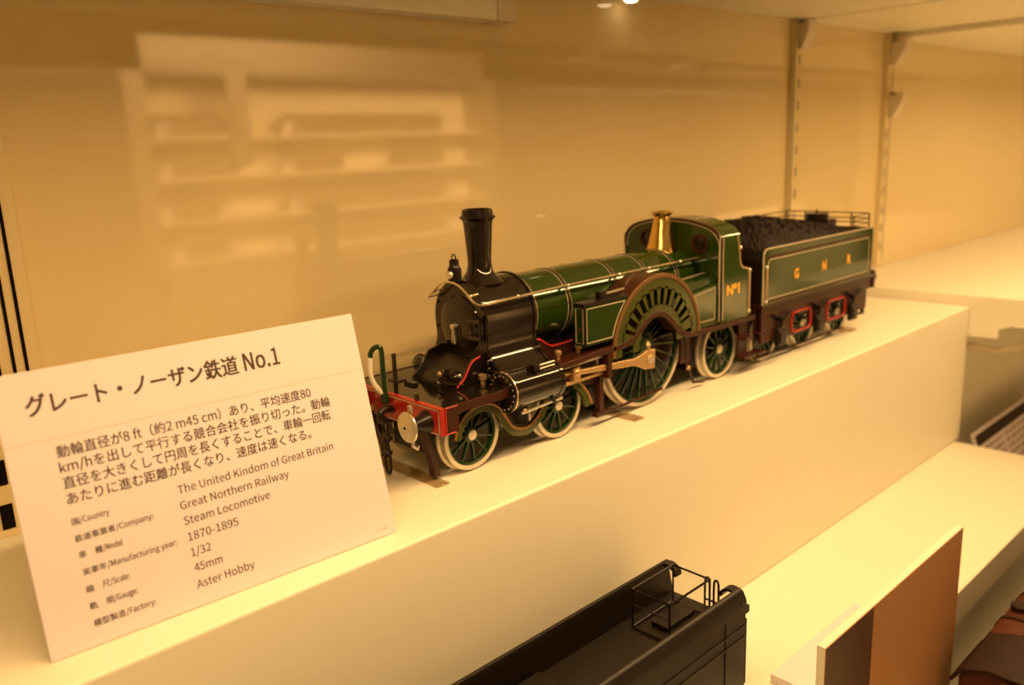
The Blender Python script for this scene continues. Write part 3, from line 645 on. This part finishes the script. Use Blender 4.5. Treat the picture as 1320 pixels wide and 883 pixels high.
for c in holes:
    MB().lathe([(0.01, 200.0), (HR-0.2, 200.0), (HR-0.2, 200.4), (0.01, 200.4)], 'black', (0, c[0], c[1]), 'x', 28).build('window_dark', cfo)  # opaque black disc stands in for the dark cab interior
    rm = MB().ring([(HR-0.5, 198.4), (HR+1.1, 198.4), (HR+1.1, 199.8), (HR-0.5, 199.8)], 'brown', (0, c[0], c[1]), 'x', 32).build('window_rim', cfo)
MB().tube([(199.2, y*0.965, z-1.2) for y, z in cabtop()]+[(199.2, -36.7, 60)], 0.35, 'line', 6).build('front_lining', cfo)
MB().band(cabtop(0.2), 1.1, 'x', 198.6, 200.8, 'brown').build('front_beading', cfo)
MB().band(cabtop(0), 1.0, 'x', 200.6, 222, 'green').build('cab_roof', L)
for s in (-1, 1):
    side = [(200.4, 42.4), (200.4, 92), (218, 92), (219.2, 90), (220.2, 86), (221.4, 79), (224.5, 75.6), (230, 74.4), (231.6, 73.4), (231.6, 42.4)]
    cs = MB().prism(side, 'y', s*38.2, s*36.8, 'green').build('cab_side', L)
    mb = MB(); mb.tube([(199.6, s*38.2, 44), (199.6, s*38.2, 97)], 0.55, 'satin', 6); mb.tube([(201.4, s*38.3, 44.5), (201.4, s*38.3, 97)], 0.35, 'line', 6); mb.tube([(197.8, s*38.1, 44), (197.8, s*38.1, 97)], 0.35, 'line', 6)
    mb.build('corner_beading', cs)
    MB().tube([(217.4, s*38.3, 97.2)]+[(x, s*38.3, z) for x, z in smooth_path(side[3:9], 4)]+[(231.6, s*38.3, 44)], 0.6, 'rodbrass', 8).build('edge_beading', cs)
    mb = MB(); mb.tube([(233.2, s*38.0, 45.5), (233.2, s*38.0, 72.6)], 0.7, 'steel', 8)
    for z in (45.5, 72.6): mb.ball((233.2, s*38, z), 1.3, 'steel', 10); mb.tube([(233.2, s*38, z), (230.5, s*38, z)], 0.8, 'steel', 6)
    mb.ball((221.6, s*38, 88.6), 1.2, 'steel', 10)
    mb.build('grab_rail', cs)
    mb = MB(); mb.box(231, 246, min(s*30, s*37.4), max(s*30, s*37.4), 12, 14, 'brown'); mb.box(232, 243, min(s*30, s*31.4), max(s*30, s*31.4), 12, 41, 'brown'); mb.box(233, 243, min(s*30, s*36.6), max(s*30, s*36.6), 25, 26.6, 'brown')
    mb.build('cab_step', L, bevel=0.3)
MB().box(199.4, 238, -36.6, 36.6, 42, 43.6, 'satin').build('cab_floor', L)
MB().box(199.4, 203, -24, 24, 43.6, 84, 'satin').build('backhead', L, bevel=2)
lettering('number_lettering', L, [('Nº1', 205.8, 220.8, 59.9, 8.6, 0.055)], 'gold', -38.45)

# ================================================================ GREEN TENDER
T = thing('tender', 'green tender with gold letters and heaped coal, coupled behind the locomotive', 'tender', (250, 0, 0))
def tx(x): return x-250.0
def tw(x, s):
    o = wheel(T, tx(x), 18.2, s, 12, w0=25.4); return o
for x in (275, 330, 385):
    for s in (-1, 1): tw(x, s)
    axle(T, tx(x), 19.4)
X0, X1 = 250.0, 415.0
mb = MB(); mb.box(tx(X0+1.5), tx(X1-1.2), -36.4, 36.4, 46, 82.5, 'coal'); mb.build('tank', T)
for s in (-1, 1):
    r = 5.0
    poly = [(tx(X0), 46)]+[(tx(X0)+r-r*cos(radians(a)), 84-r+r*sin(radians(a))) for a in range(0, 91, 15)]+[(tx(X1), 84), (tx(X1), 46)]
    ts = MB().prism(poly, 'y', s*38.0, s*36.4, 'green').build('tank_side', T)
    rr = 3
    inner = [(tx(X0+6), 49.5), (tx(X0+6), 74), (tx(X0+8.5), 76.5), (tx(X1-8.5), 76.5), (tx(X1-6), 74), (tx(X1-6), 52), (tx(X1-8.5), 49.5)]
    mb = MB(); mb.band(inner, 0.6, 'y', s*38.25, s*37.9, 'line', closed=True); mb.build('lining', ts)
    inner2 = [(x+(1.3 if x < 80 else -1.3), z+(1.3 if z < 60 else -1.3)) for x, z in inner]
    MB().band([(tx(X0+4.2), 47.8), (tx(X0+4.2), 78.3), (tx(X1-4.2), 78.3), (tx(X1-4.2), 47.8)], 1.6, 'y', s*38.15, s*37.9, 'brown', closed=True).build('border', ts)
    MB().tube([(p[0], s*38.1, p[1]) for p in poly[:-1]], 0.55, 'line', 6).build('edge_beading', ts)
    mb = MB(); mb.tube([(tx(X0+2.2), s*39.4, 48.5), (tx(X0+2.2), s*39.4, 72)], 0.75, 'rodbrass', 8)
    for z in (48.5, 72): mb.ball((tx(X0+2.2), s*39.4, z), 1.3, 'steel', 10); mb.tube([(tx(X0+2.2), s*39.4, z), (tx(X0+3), s*37.6, z)], 0.7, 'steel', 6)
    mb.build('grab_rail', ts)
MB().box(tx(X1-1.2), tx(X1), -38, 38, 46, 84, 'green').build('tank_back', T, bevel=0.4)
MB().box(tx(X0+1), tx(X0+3), -36.4, 36.4, 46, 76, 'satin').build('tank_front', T)
MB().box(tx(X0), tx(422), -38.4, 38.4, 43.4, 46, 'brown').build('tender_footplate', T, bevel=0.3)
# outer frames with red-edged openings
def rrect(x0, x1, z0, z1, r, n=5):
    pts = []
    for cx, cz, a in ((x1-r, z1-r, 0), (x0+r, z1-r, 90), (x0+r, z0+r, 180), (x1-r, z0+r, 270)):
        pts += [(cx+r*cos(radians(a+90*i/n)), cz+r*sin(radians(a+90*i/n))) for i in range(n+1)]
    return pts
for s in (-1, 1):
    mb = MB(); y0, y1 = s*36.6, s*34.8
    mb.box(tx(252), tx(420), min(y0, y1), max(y0, y1), 34.6, 43.4, 'brown')
    for a, b in ((252, 293), (319, 346), (374, 412)): mb.box(tx(a), tx(b), min(y0, y1), max(y0, y1), 19, 34.8, 'brown')
    for a, b in ((292, 320), (345, 375)): mb.box(tx(a), tx(b), min(y0, y1), max(y0, y1), 17.6, 20.4, 'brown')
    fr = mb.build('tender_frame', T)
    for a, b in ((292.6, 320), (345.6, 374.6)):
        MB().tube([(p[0], s*36.8, p[1]) for p in rrect(tx(a), tx(b), 19.6, 34, 4.5)], 0.8, 'red', 8, closed=True).build('opening_edge', fr)
    for x in (275, 330, 385):
        mb = MB(); mb.box(tx(x-5.5), tx(x+5.5), min(s*36.4, s*40), max(s*36.4, s*40), 14, 27, 'satin'); mb.box(tx(x-4), tx(x+4), min(s*39, s*41), max(s*39, s*41), 16, 24, 'satin')
        mb.tube([(tx(x), s*38.4, 27), (tx(x), s*38.4, 33)], 1.4, 'satin', 8)
        ab = mb.build('axle_box', T, bevel=0.5)
        mb = MB()
        for k in range(5): mb.band([(tx(x-11+2*k), 37.5-0.9*k), (tx(x), 36.2-1.1*k-2.2*(1-k/6)), (tx(x+11-2*k), 37.5-0.9*k)], 1.0, 'y', s*40.0, s*37.0, 'satin')
        mb.build('leaf_spring', ab)
    mb = MB(); mb.box(tx(246), tx(258), min(s*30, s*38), max(s*30, s*38), 12, 13.8, 'brown'); mb.box(tx(250), tx(258), min(s*31, s*32.2), max(s*31, s*32.2), 12, 43, 'brown'); mb.box(tx(249), tx(258), min(s*31, s*37), max(s*31, s*37), 26, 27.4, 'brown')
    mb.build('tender_step', T, bevel=0.3)
    mb = MB(); mb.box(tx(404), tx(412), min(s*33, s*36), max(s*33, s*36), 14.5, 16, 'satin'); mb.band([(tx(411), 34), (tx(410), 15)], 1.4, 'y', s*36, s*33.4, 'satin'); mb.build('rear_step', T)
    MB().tube([(tx(262), s*26.4, 5), (tx(300), s*27.4, 4.6), (tx(392), s*27.4, 5.2)], 0.8, 'brown', 8).build('brake_rod', T)
MB().box(tx(420), tx(424), -38, 38, 34.5, 48.5, 'brown').build('rear_beam', T, bevel=0.4)
for s in (-1, 1): MB().lathe([(4.5, tx(424)), (3.0, tx(431)), (2.2, tx(435)), (6, tx(436)), (6, tx(437.5)), (0.01, tx(438))], 'satin', (0, s*27, 41), 'x', 24).build('rear_buffer', T)
MB().box(tx(252), tx(418), -24, 24, 24, 43.4, 'satin').build('inner_frame', T)
# coal heap
def coalmesh():
    nx, ny = 74, 36; V = []; F = []; rnd = random.Random(3)
    for i in range(nx+1):
        for j in range(ny+1):
            u, v = i/nx, j/ny; x = 254+u*128; y = -35.8+71.6*v
            e = min(1, min(v, 1-v)*5)
            h = 83+17.5*e*max(0, min(1, u*9))*(1-max(0, (u-0.55)/0.45)**1.3*0.72)*(0.86+0.14*sin(6*u+3*v))
            h += rnd.uniform(-1.5, 1.5)*(0.4+0.6*e)
            V.append((tx(x)+rnd.uniform(-.6, .6), y, h))
    for i in range(nx):
        for j in range(ny):
            a = i*(ny+1)+j; F.append((a, a+1, a+ny+2, a+ny+1))
    mb = MB(); mb.add(V, F, 'coal')
    for _ in range(320):
        u, v = rnd.random(), rnd.random(); x = 257+u*120; y = -30+60*v; e = min(1, min(v+.08, 1.08-v)*5)
        h = 83+17.5*e*min(1, u*9)*(1-max(0, (u-0.55)/0.45)**1.3*0.72)*(0.86+0.14*sin(6*u+3*v)); r = rnd.uniform(0.8, 1.7)
        vs = [Vector((sx*rnd.uniform(.6, 1), sy*rnd.uniform(.6, 1), sz*rnd.uniform(.6, 1)))*r+Vector((tx(x), y, h)) for sx in (-1, 1) for sy in (-1, 1) for sz in (-1, 1)]
        mb.add(vs, [(0, 1, 3, 2), (4, 6, 7, 5), (0, 4, 5, 1), (2, 3, 7, 6), (0, 2, 6, 4), (1, 5, 7, 3)], 'coal')
    return mb
co = coalmesh().build('coal', T, flat=True); co['kind'] = 'stuff'
mb = MB(); mb.box(tx(396), tx(411), -9, 9, 78, 90, 'satin'); mb.lathe([(9, 90), (9, 94.5), (8.4, 95), (0.01, 95)], 'satin', (tx(401), 3, 0), 'z', 28); mb.tube([(tx(401), 3, 95), (tx(401), 3, 98)], 0.8, 'satin', 8)
mb.build('filler_cap', T)
mb = MB(); 
for z in (87.5, 91, 95):
    mb.tube([(tx(384), -35.5, z-0.2), (tx(412), -35.5, z), (tx(414), -33.5, z), (tx(414), 33.5, z), (tx(412), 35.5, z), (tx(262), 35.5, z-1)], 0.45, 'brown', 6)
for x in (264, 300, 338, 376, 412): mb.tube([(tx(x), 35.5, 82), (tx(x), 35.5, 95.2)], 0.6, 'brown', 6)
for x in (385, 412): mb.tube([(tx(x), -35.5, 82), (tx(x), -35.5, 95.2)], 0.6, 'brown', 6)
for y in (-20, 0, 20): mb.tube([(tx(414), y, 82), (tx(414), y, 95.2)], 0.6, 'brown', 6)
mb.build('coal_rail', T)
for ch_, a_, z_ in (('G', 291.4, 59.4), ('N', 332, 60.0), ('R', 371.4, 60.2)): lettering('gold_letter', T, [(ch_, tx(a_), tx(a_+6.4), z_, 9.2, 0.05)], 'gold', -38.3)

# ================================================================ BLACK TENDER ON THE LOWER STEP
B = thing('model_tender', 'plain black model tender on the lower step, seen from above', 'tender', (0, -107.5, -127))
yw, zt = 25.5, 69.0
def tprof(s):
    o = [(s*yw, 14), (s*yw, 61), (s*(yw-0.5), 65), (s*(yw-1.6), 67.4), (s*(yw-3.2), 68.6), (s*(yw-4.4), 68.7)]
    i = [(s*(yw-4.8), 68), (s*(yw-5.0), 64), (s*(yw-6.0), 58), (s*(yw-7.5), 52), (s*(yw-7.5), 14)]
    return o+i
for s in (-1, 1):
    sd = MB().prism(tprof(s), 'x', -150, 80, 'matte').build('side_wall', B, bevel=0.3)
    mb = MB()
    for z in (44, 50): mb.tube([(-150, s*(yw+0.1), z), (79.5, s*(yw+0.1), z)], 0.5, 'matte', 6)
    mb.tube([(62, s*(yw+0.1), 14), (62, s*(yw+0.1), 58)], 0.4, 'matte', 6)
    mb.build('beading', sd)
    mb = MB(); mb.band([(s*(yw-6.6+6.0*cos(radians(a))), 61.4+6.4*sin(radians(a))) for a in range(0, 125, 12)]+[(s*(yw-11.4), 65.2), (s*(yw-12.0), 63.0)], 1.6, 'x', 75, 80.4, 'matte'); mb.build('wall_end_curl', sd, bevel=0.3)
    mb = MB(); mb.tube([(81.8, s*(yw-1.0), 16), (81.8, s*(yw-1.0), 52), (80, s*(yw-1.0), 52.6)], 0.45, 'matte', 6); mb.build('grab_rail', sd)
MB().box(-150, 79, -yw+1.4, yw-1.4, 14, 52, 'matte').build('tank', B)
MB().box(79, 80.6, -yw+0.6, yw-0.6, 14, 50, 'matte').build('tank_back', B)
mb = MB(); mb.box(-150, -22, -7, 17, 52, 55, 'matte'); mb.build('coal_hatch', B, bevel=0.5)
mb = MB(); mb.box(-150, -34, -17.5, -9, 52, 53.4, 'matte'); mb.build('deck_plate', B)
MB().tube([(-30, -15, 52), (-30, -15, 57), (-18, -20, 57), (-18, -20, 52)], 0.3, 'wire', 6).build('deck_handle', B)
mb = MB(); c0, c1, ya, yb = 37, 70, -11, 11
for z in (52.8, 73):
    mb.tube([(c0, ya, z), (c1, ya, z), (c1, yb, z), (c0, yb, z)], 0.65, 'matte', 6, closed=True)
for x, y in ((c0, ya), (c1, ya), (c1, yb), (c0, yb)): mb.tube([(x, y, 52), (x, y, 73)], 0.5, 'matte', 6)
mb.tube([(c0, ya, 65), (c0, yb, 65)], 0.35, 'matte', 6)
mb.build('wire_guard', B)
MB().box(45, 68, -4, 6, 52, 54.6, 'matte').build('filler_lid', B, bevel=0.4)
mb = MB()
for y in (-7.5, -2.2): mb.tube(smooth_path([(81.2, y-1.4, 44), (81.2, y-1.4, 62), (81.2, y-0.9, 65.6), (81.2, y, 66.4), (81.2, y+0.9, 65.6), (81.2, y+1.4, 62), (81.2, y+1.4, 44)], 4), 0.6, 'matte', 8)
for z in (40, 47, 54): mb.tube([(81.2, -8.9, z), (81.2, -0.8, z)], 0.5, 'matte', 6)
mb.build('ladder', B)
MB().box(80, 84, -yw+0.4, -yw+5, 55, 59, 'matte').build('lamp_bracket', B, bevel=0.3)
mb = MB(); mb.box(-150, 82, -20, 20, 8, 14, 'matte'); mb.build('underframe', B)
for x in (-110, -50, 10, 55):
    for s in (-1, 1): MB().lathe([(0.01, s*18), (9.5, s*18), (9.5, s*15), (10.4, s*14.6), (10.4, s*14), (0.01, s*14)], 'matte', (x, 0, 10.4), 'y', 28).build('wheel', B)

# ================================================================ SIGN BOARD ON THE LOWER STEP
S = thing('sign_board', 'upright brown-faced board with white edges and a foot behind the step edge', 'sign', (170, -173, -225))
mb = MB(); mb.box(-86.5, 85.5, 0.6, 4.6, 0, 150.5, 'cream'); mb.build('board', S, bevel=0.15)
mb = MB(); mb.box(-86.3, 85.3, 0.3, 0.62, 0.3, 150.2, 'facebrown'); mb.build('shaded_face', S)  # face shade painted as brown
mb = MB(); mb.prism([(-86.2, 0.4), (-86.2, 150.1), (-36, 150.1), (-36, 0.4)], 'y', 0.1, 0.32, 'facedark'); mb.build('painted_wedge', S)  # dark wedge of shade painted over the left of the face
mb = MB(); mb.box(-59, 38, 4.6, 43, 98.4, 103.4, 'card'); mb.build('foot', S, bevel=0.3)

# ================================================================ BROWN LOCOMOTIVE ON THE BOTTOM SHELF
N = thing('model_locomotive', 'dark brown model tank locomotive on the lowest shelf, under the sign board', 'locomotive', (330, -213, -225))
MB().box(-106, 200, -30, 30, 22, 27, 'olddark').build('running_plate', N, bevel=0.5)
cbn = MB().prism([(-28, 27), (-28, 68), (-24, 75), (-12, 79), (12, 79), (24, 75), (28, 68), (28, 27)], 'x', -100, -58, 'oldbrown').build('cab', N, bevel=0.8)
MB().band([(-31, 67), (-25, 76), (-12, 80.5), (12, 80.5), (25, 76), (31, 67)], 2.0, 'x', -105, -54, 'olddark').build('cab_roof', cbn, bevel=0.4)
MB().box(-92, -70, -28.6, -27.8, 44, 62, 'olddark').build('cab_window', cbn)
MB().box(-108.5, -104, -6, 4, 40, 78, 'oldbrown').build('lamp_iron', cbn, bevel=0.6)
for s in (-1, 1):
    tk = MB().prism([(s*10, 27), (s*30, 27), (s*30, 70), (s*27, 76), (s*20, 78), (s*10, 78)], 'x', -53, 96, 'oldbrown').build('side_tank', N, bevel=0.8)
    for x in (-30, 10, 52, 88): MB().band([(s*30, 28), (s*30, 70), (s*27, 76.2), (s*20, 78.2), (s*11, 78.2)], 1.4, 'x', x-1.5, x+1.5, 'olddark').build('strap', tk)
    mb = MB(); mb.lathe([(5.5, 78), (5.5, 81), (4.8, 81.6), (0.01, 81.6)], 'olddark', (-16, s*21, 0), 'z', 20); mb.build('filler_cap', tk)
    mb = MB(); mb.box(20, 40, min(s*14, s*26), max(s*14, s*26), 78, 79.6, 'olddark'); mb.build('hatch', tk, bevel=0.3)
MB().lathe([(0.01, -56), (24, -56), (24, 170), (21, 176), (0.01, 177)], 'oldbrown', (0, 0, 52), 'x', 40).build('boiler', N)
for x in (110, 140): MB().ring([(23.6, x-1.6), (25, x-1.6), (25, x+1.6), (23.6, x+1.6)], 'olddark', (0, 0, 52), 'x', 40).build('boiler_band', N)
MB().lathe([(11, 70), (9.5, 76), (9, 82), (6, 87), (0.01, 89)], 'olddark', (60, 0, 0), 'z', 28).build('dome', N)
MB().lathe([(9, 72), (6.5, 78), (7, 96), (9, 98), (9, 101), (6, 101), (6, 92), (0.01, 91)], 'olddark', (155, 0, 0), 'z', 28).build('chimney', N)
for x in (-70, -15, 40, 100):
    for s in (-1, 1): MB().lathe([(0.01, s*24), (14, s*24), (15, s*22), (15, s*19), (16, s*18.6), (16, s*18), (0.01, s*18)], 'olddark', (x, 0, 16), 'y', 32).build('wheel', N)

# ================================================================ ACROSS THE AISLE: what the polished wall mirrors
CY = -2425.0
O = thing('display_cabinet', 'lit showcase with rows of models across the aisle, mirrored in the wall', 'showcase', (1590, CY-150, -1100))
ox, oz = 1590, -1100
mb = MB(); mb.box(844-ox, 2336-ox, -4, 0, -218-oz, 445-oz, 'cabinet'); mb.build('back_panel', O)
mb = MB()
for a, b in ((780, 846), (2334, 2400)): mb.box(a-ox, b-ox, 0, 150, 0, 560-oz, 'metalgrey')
mb.box(780-ox, 2400-ox, 0, 150, 445-oz, 560-oz, 'metalgrey'); mb.box(780-ox, 2400-ox, -4, 150, 0, -218-oz, 'metalgrey'); mb.build('case_frame', O)
MB().box(1128-ox, 1206-ox, 120, 150, 127-oz, 445-oz, 'metalgrey').build('door_post', O)
SHZ = [-205, -62, 84, 222]
for z in SHZ: MB().box(846-ox, 2334-ox, 0, 130, z-oz, z-oz+14, 'cabinet').build('shelf', O)
a = area('showcase_lamp', (0, 1300, 1900), 1500, 300, OPPOSITE_POWER, target=(0, 60, 1250), parent=O)
Q = thing('aisle_reflector', 'pale lit counter added across the aisle, mirrored in the tender side', 'reflector', (2640, -1200, -1100))  # unseen pale block added to give the tender side its bright reflection
MB().box(-300, 300, -500, 0, 0, 640, 'cabinet').build('body', Q, bevel=6)
MB().box(-300, 300, -30, 0, 640, 990, 'cabinet').build('upstand', Q, bevel=3)
MB().box(-320, 320, -520, 14, 625, 650, 'cabinet').build('top', Q, bevel=3)
area('reflector_lamp', (-500, 700, 2400), 500, 200, REFLECTOR_POWER, target=(0, 0, 800), parent=Q)  # unseen lamp added to brighten the block
def small_train():
    t = thing('model_carriage', 'dark model carriage in the showcase across the aisle', 'model', (0, 0, 0), group='models in the showcase across the aisle')
    MB().prism([(-28, 14), (-28, 62), (-18, 74), (18, 74), (28, 62), (28, 14)], 'x', -120, 120, 'train1').build('body', t)
    MB().box(-124, 124, -30, 30, 8, 16, 'train2').build('underframe', t)
    for x in (-80, 80): MB().lathe([(0.01, -20), (12, -20), (12, 20), (0.01, 20)], 'train2', (x, 0, 12), 'y', 16).build('wheel', t)
    return t
proto = small_train(); first = True
spots = []
for z in SHZ:
    for x in (990, 1500, 1752, 2004): spots.append((x, z))
spots = [s_ for s_ in spots if not (s_[0] == 1752 and s_[1] in (84,))]
for x, z in spots:
    c = proto if first else copy_tree(proto); first = False
    c.location = Vector((x+random.uniform(-15, 15), CY-80, z+14))*K
tagb = MB().box(-22, 22, -2, 2, 0, 46, 'card').build('caption_card'); tag(tagb, 'small white caption card in the showcase across the aisle', 'card', 'caption cards across the aisle')
first = True
for z in SHZ:
    for x in (890, 1120, 1345, 2180):
        c = tagb if first else tagb.copy()
        if not first: COL.objects.link(c)
        first = False; c.location = Vector((x+random.uniform(-20, 40), CY-40, z+14))*K
structure(MB().box(-1500, 4500, -3000, 84, -1112, -1100, 'metalgrey').build('floor'))
# sheet glass of the showcase front, just behind the camera
structure(MB().box(-650, 1550, -346, -341, -420, 520, 'glass').build('window_1'))
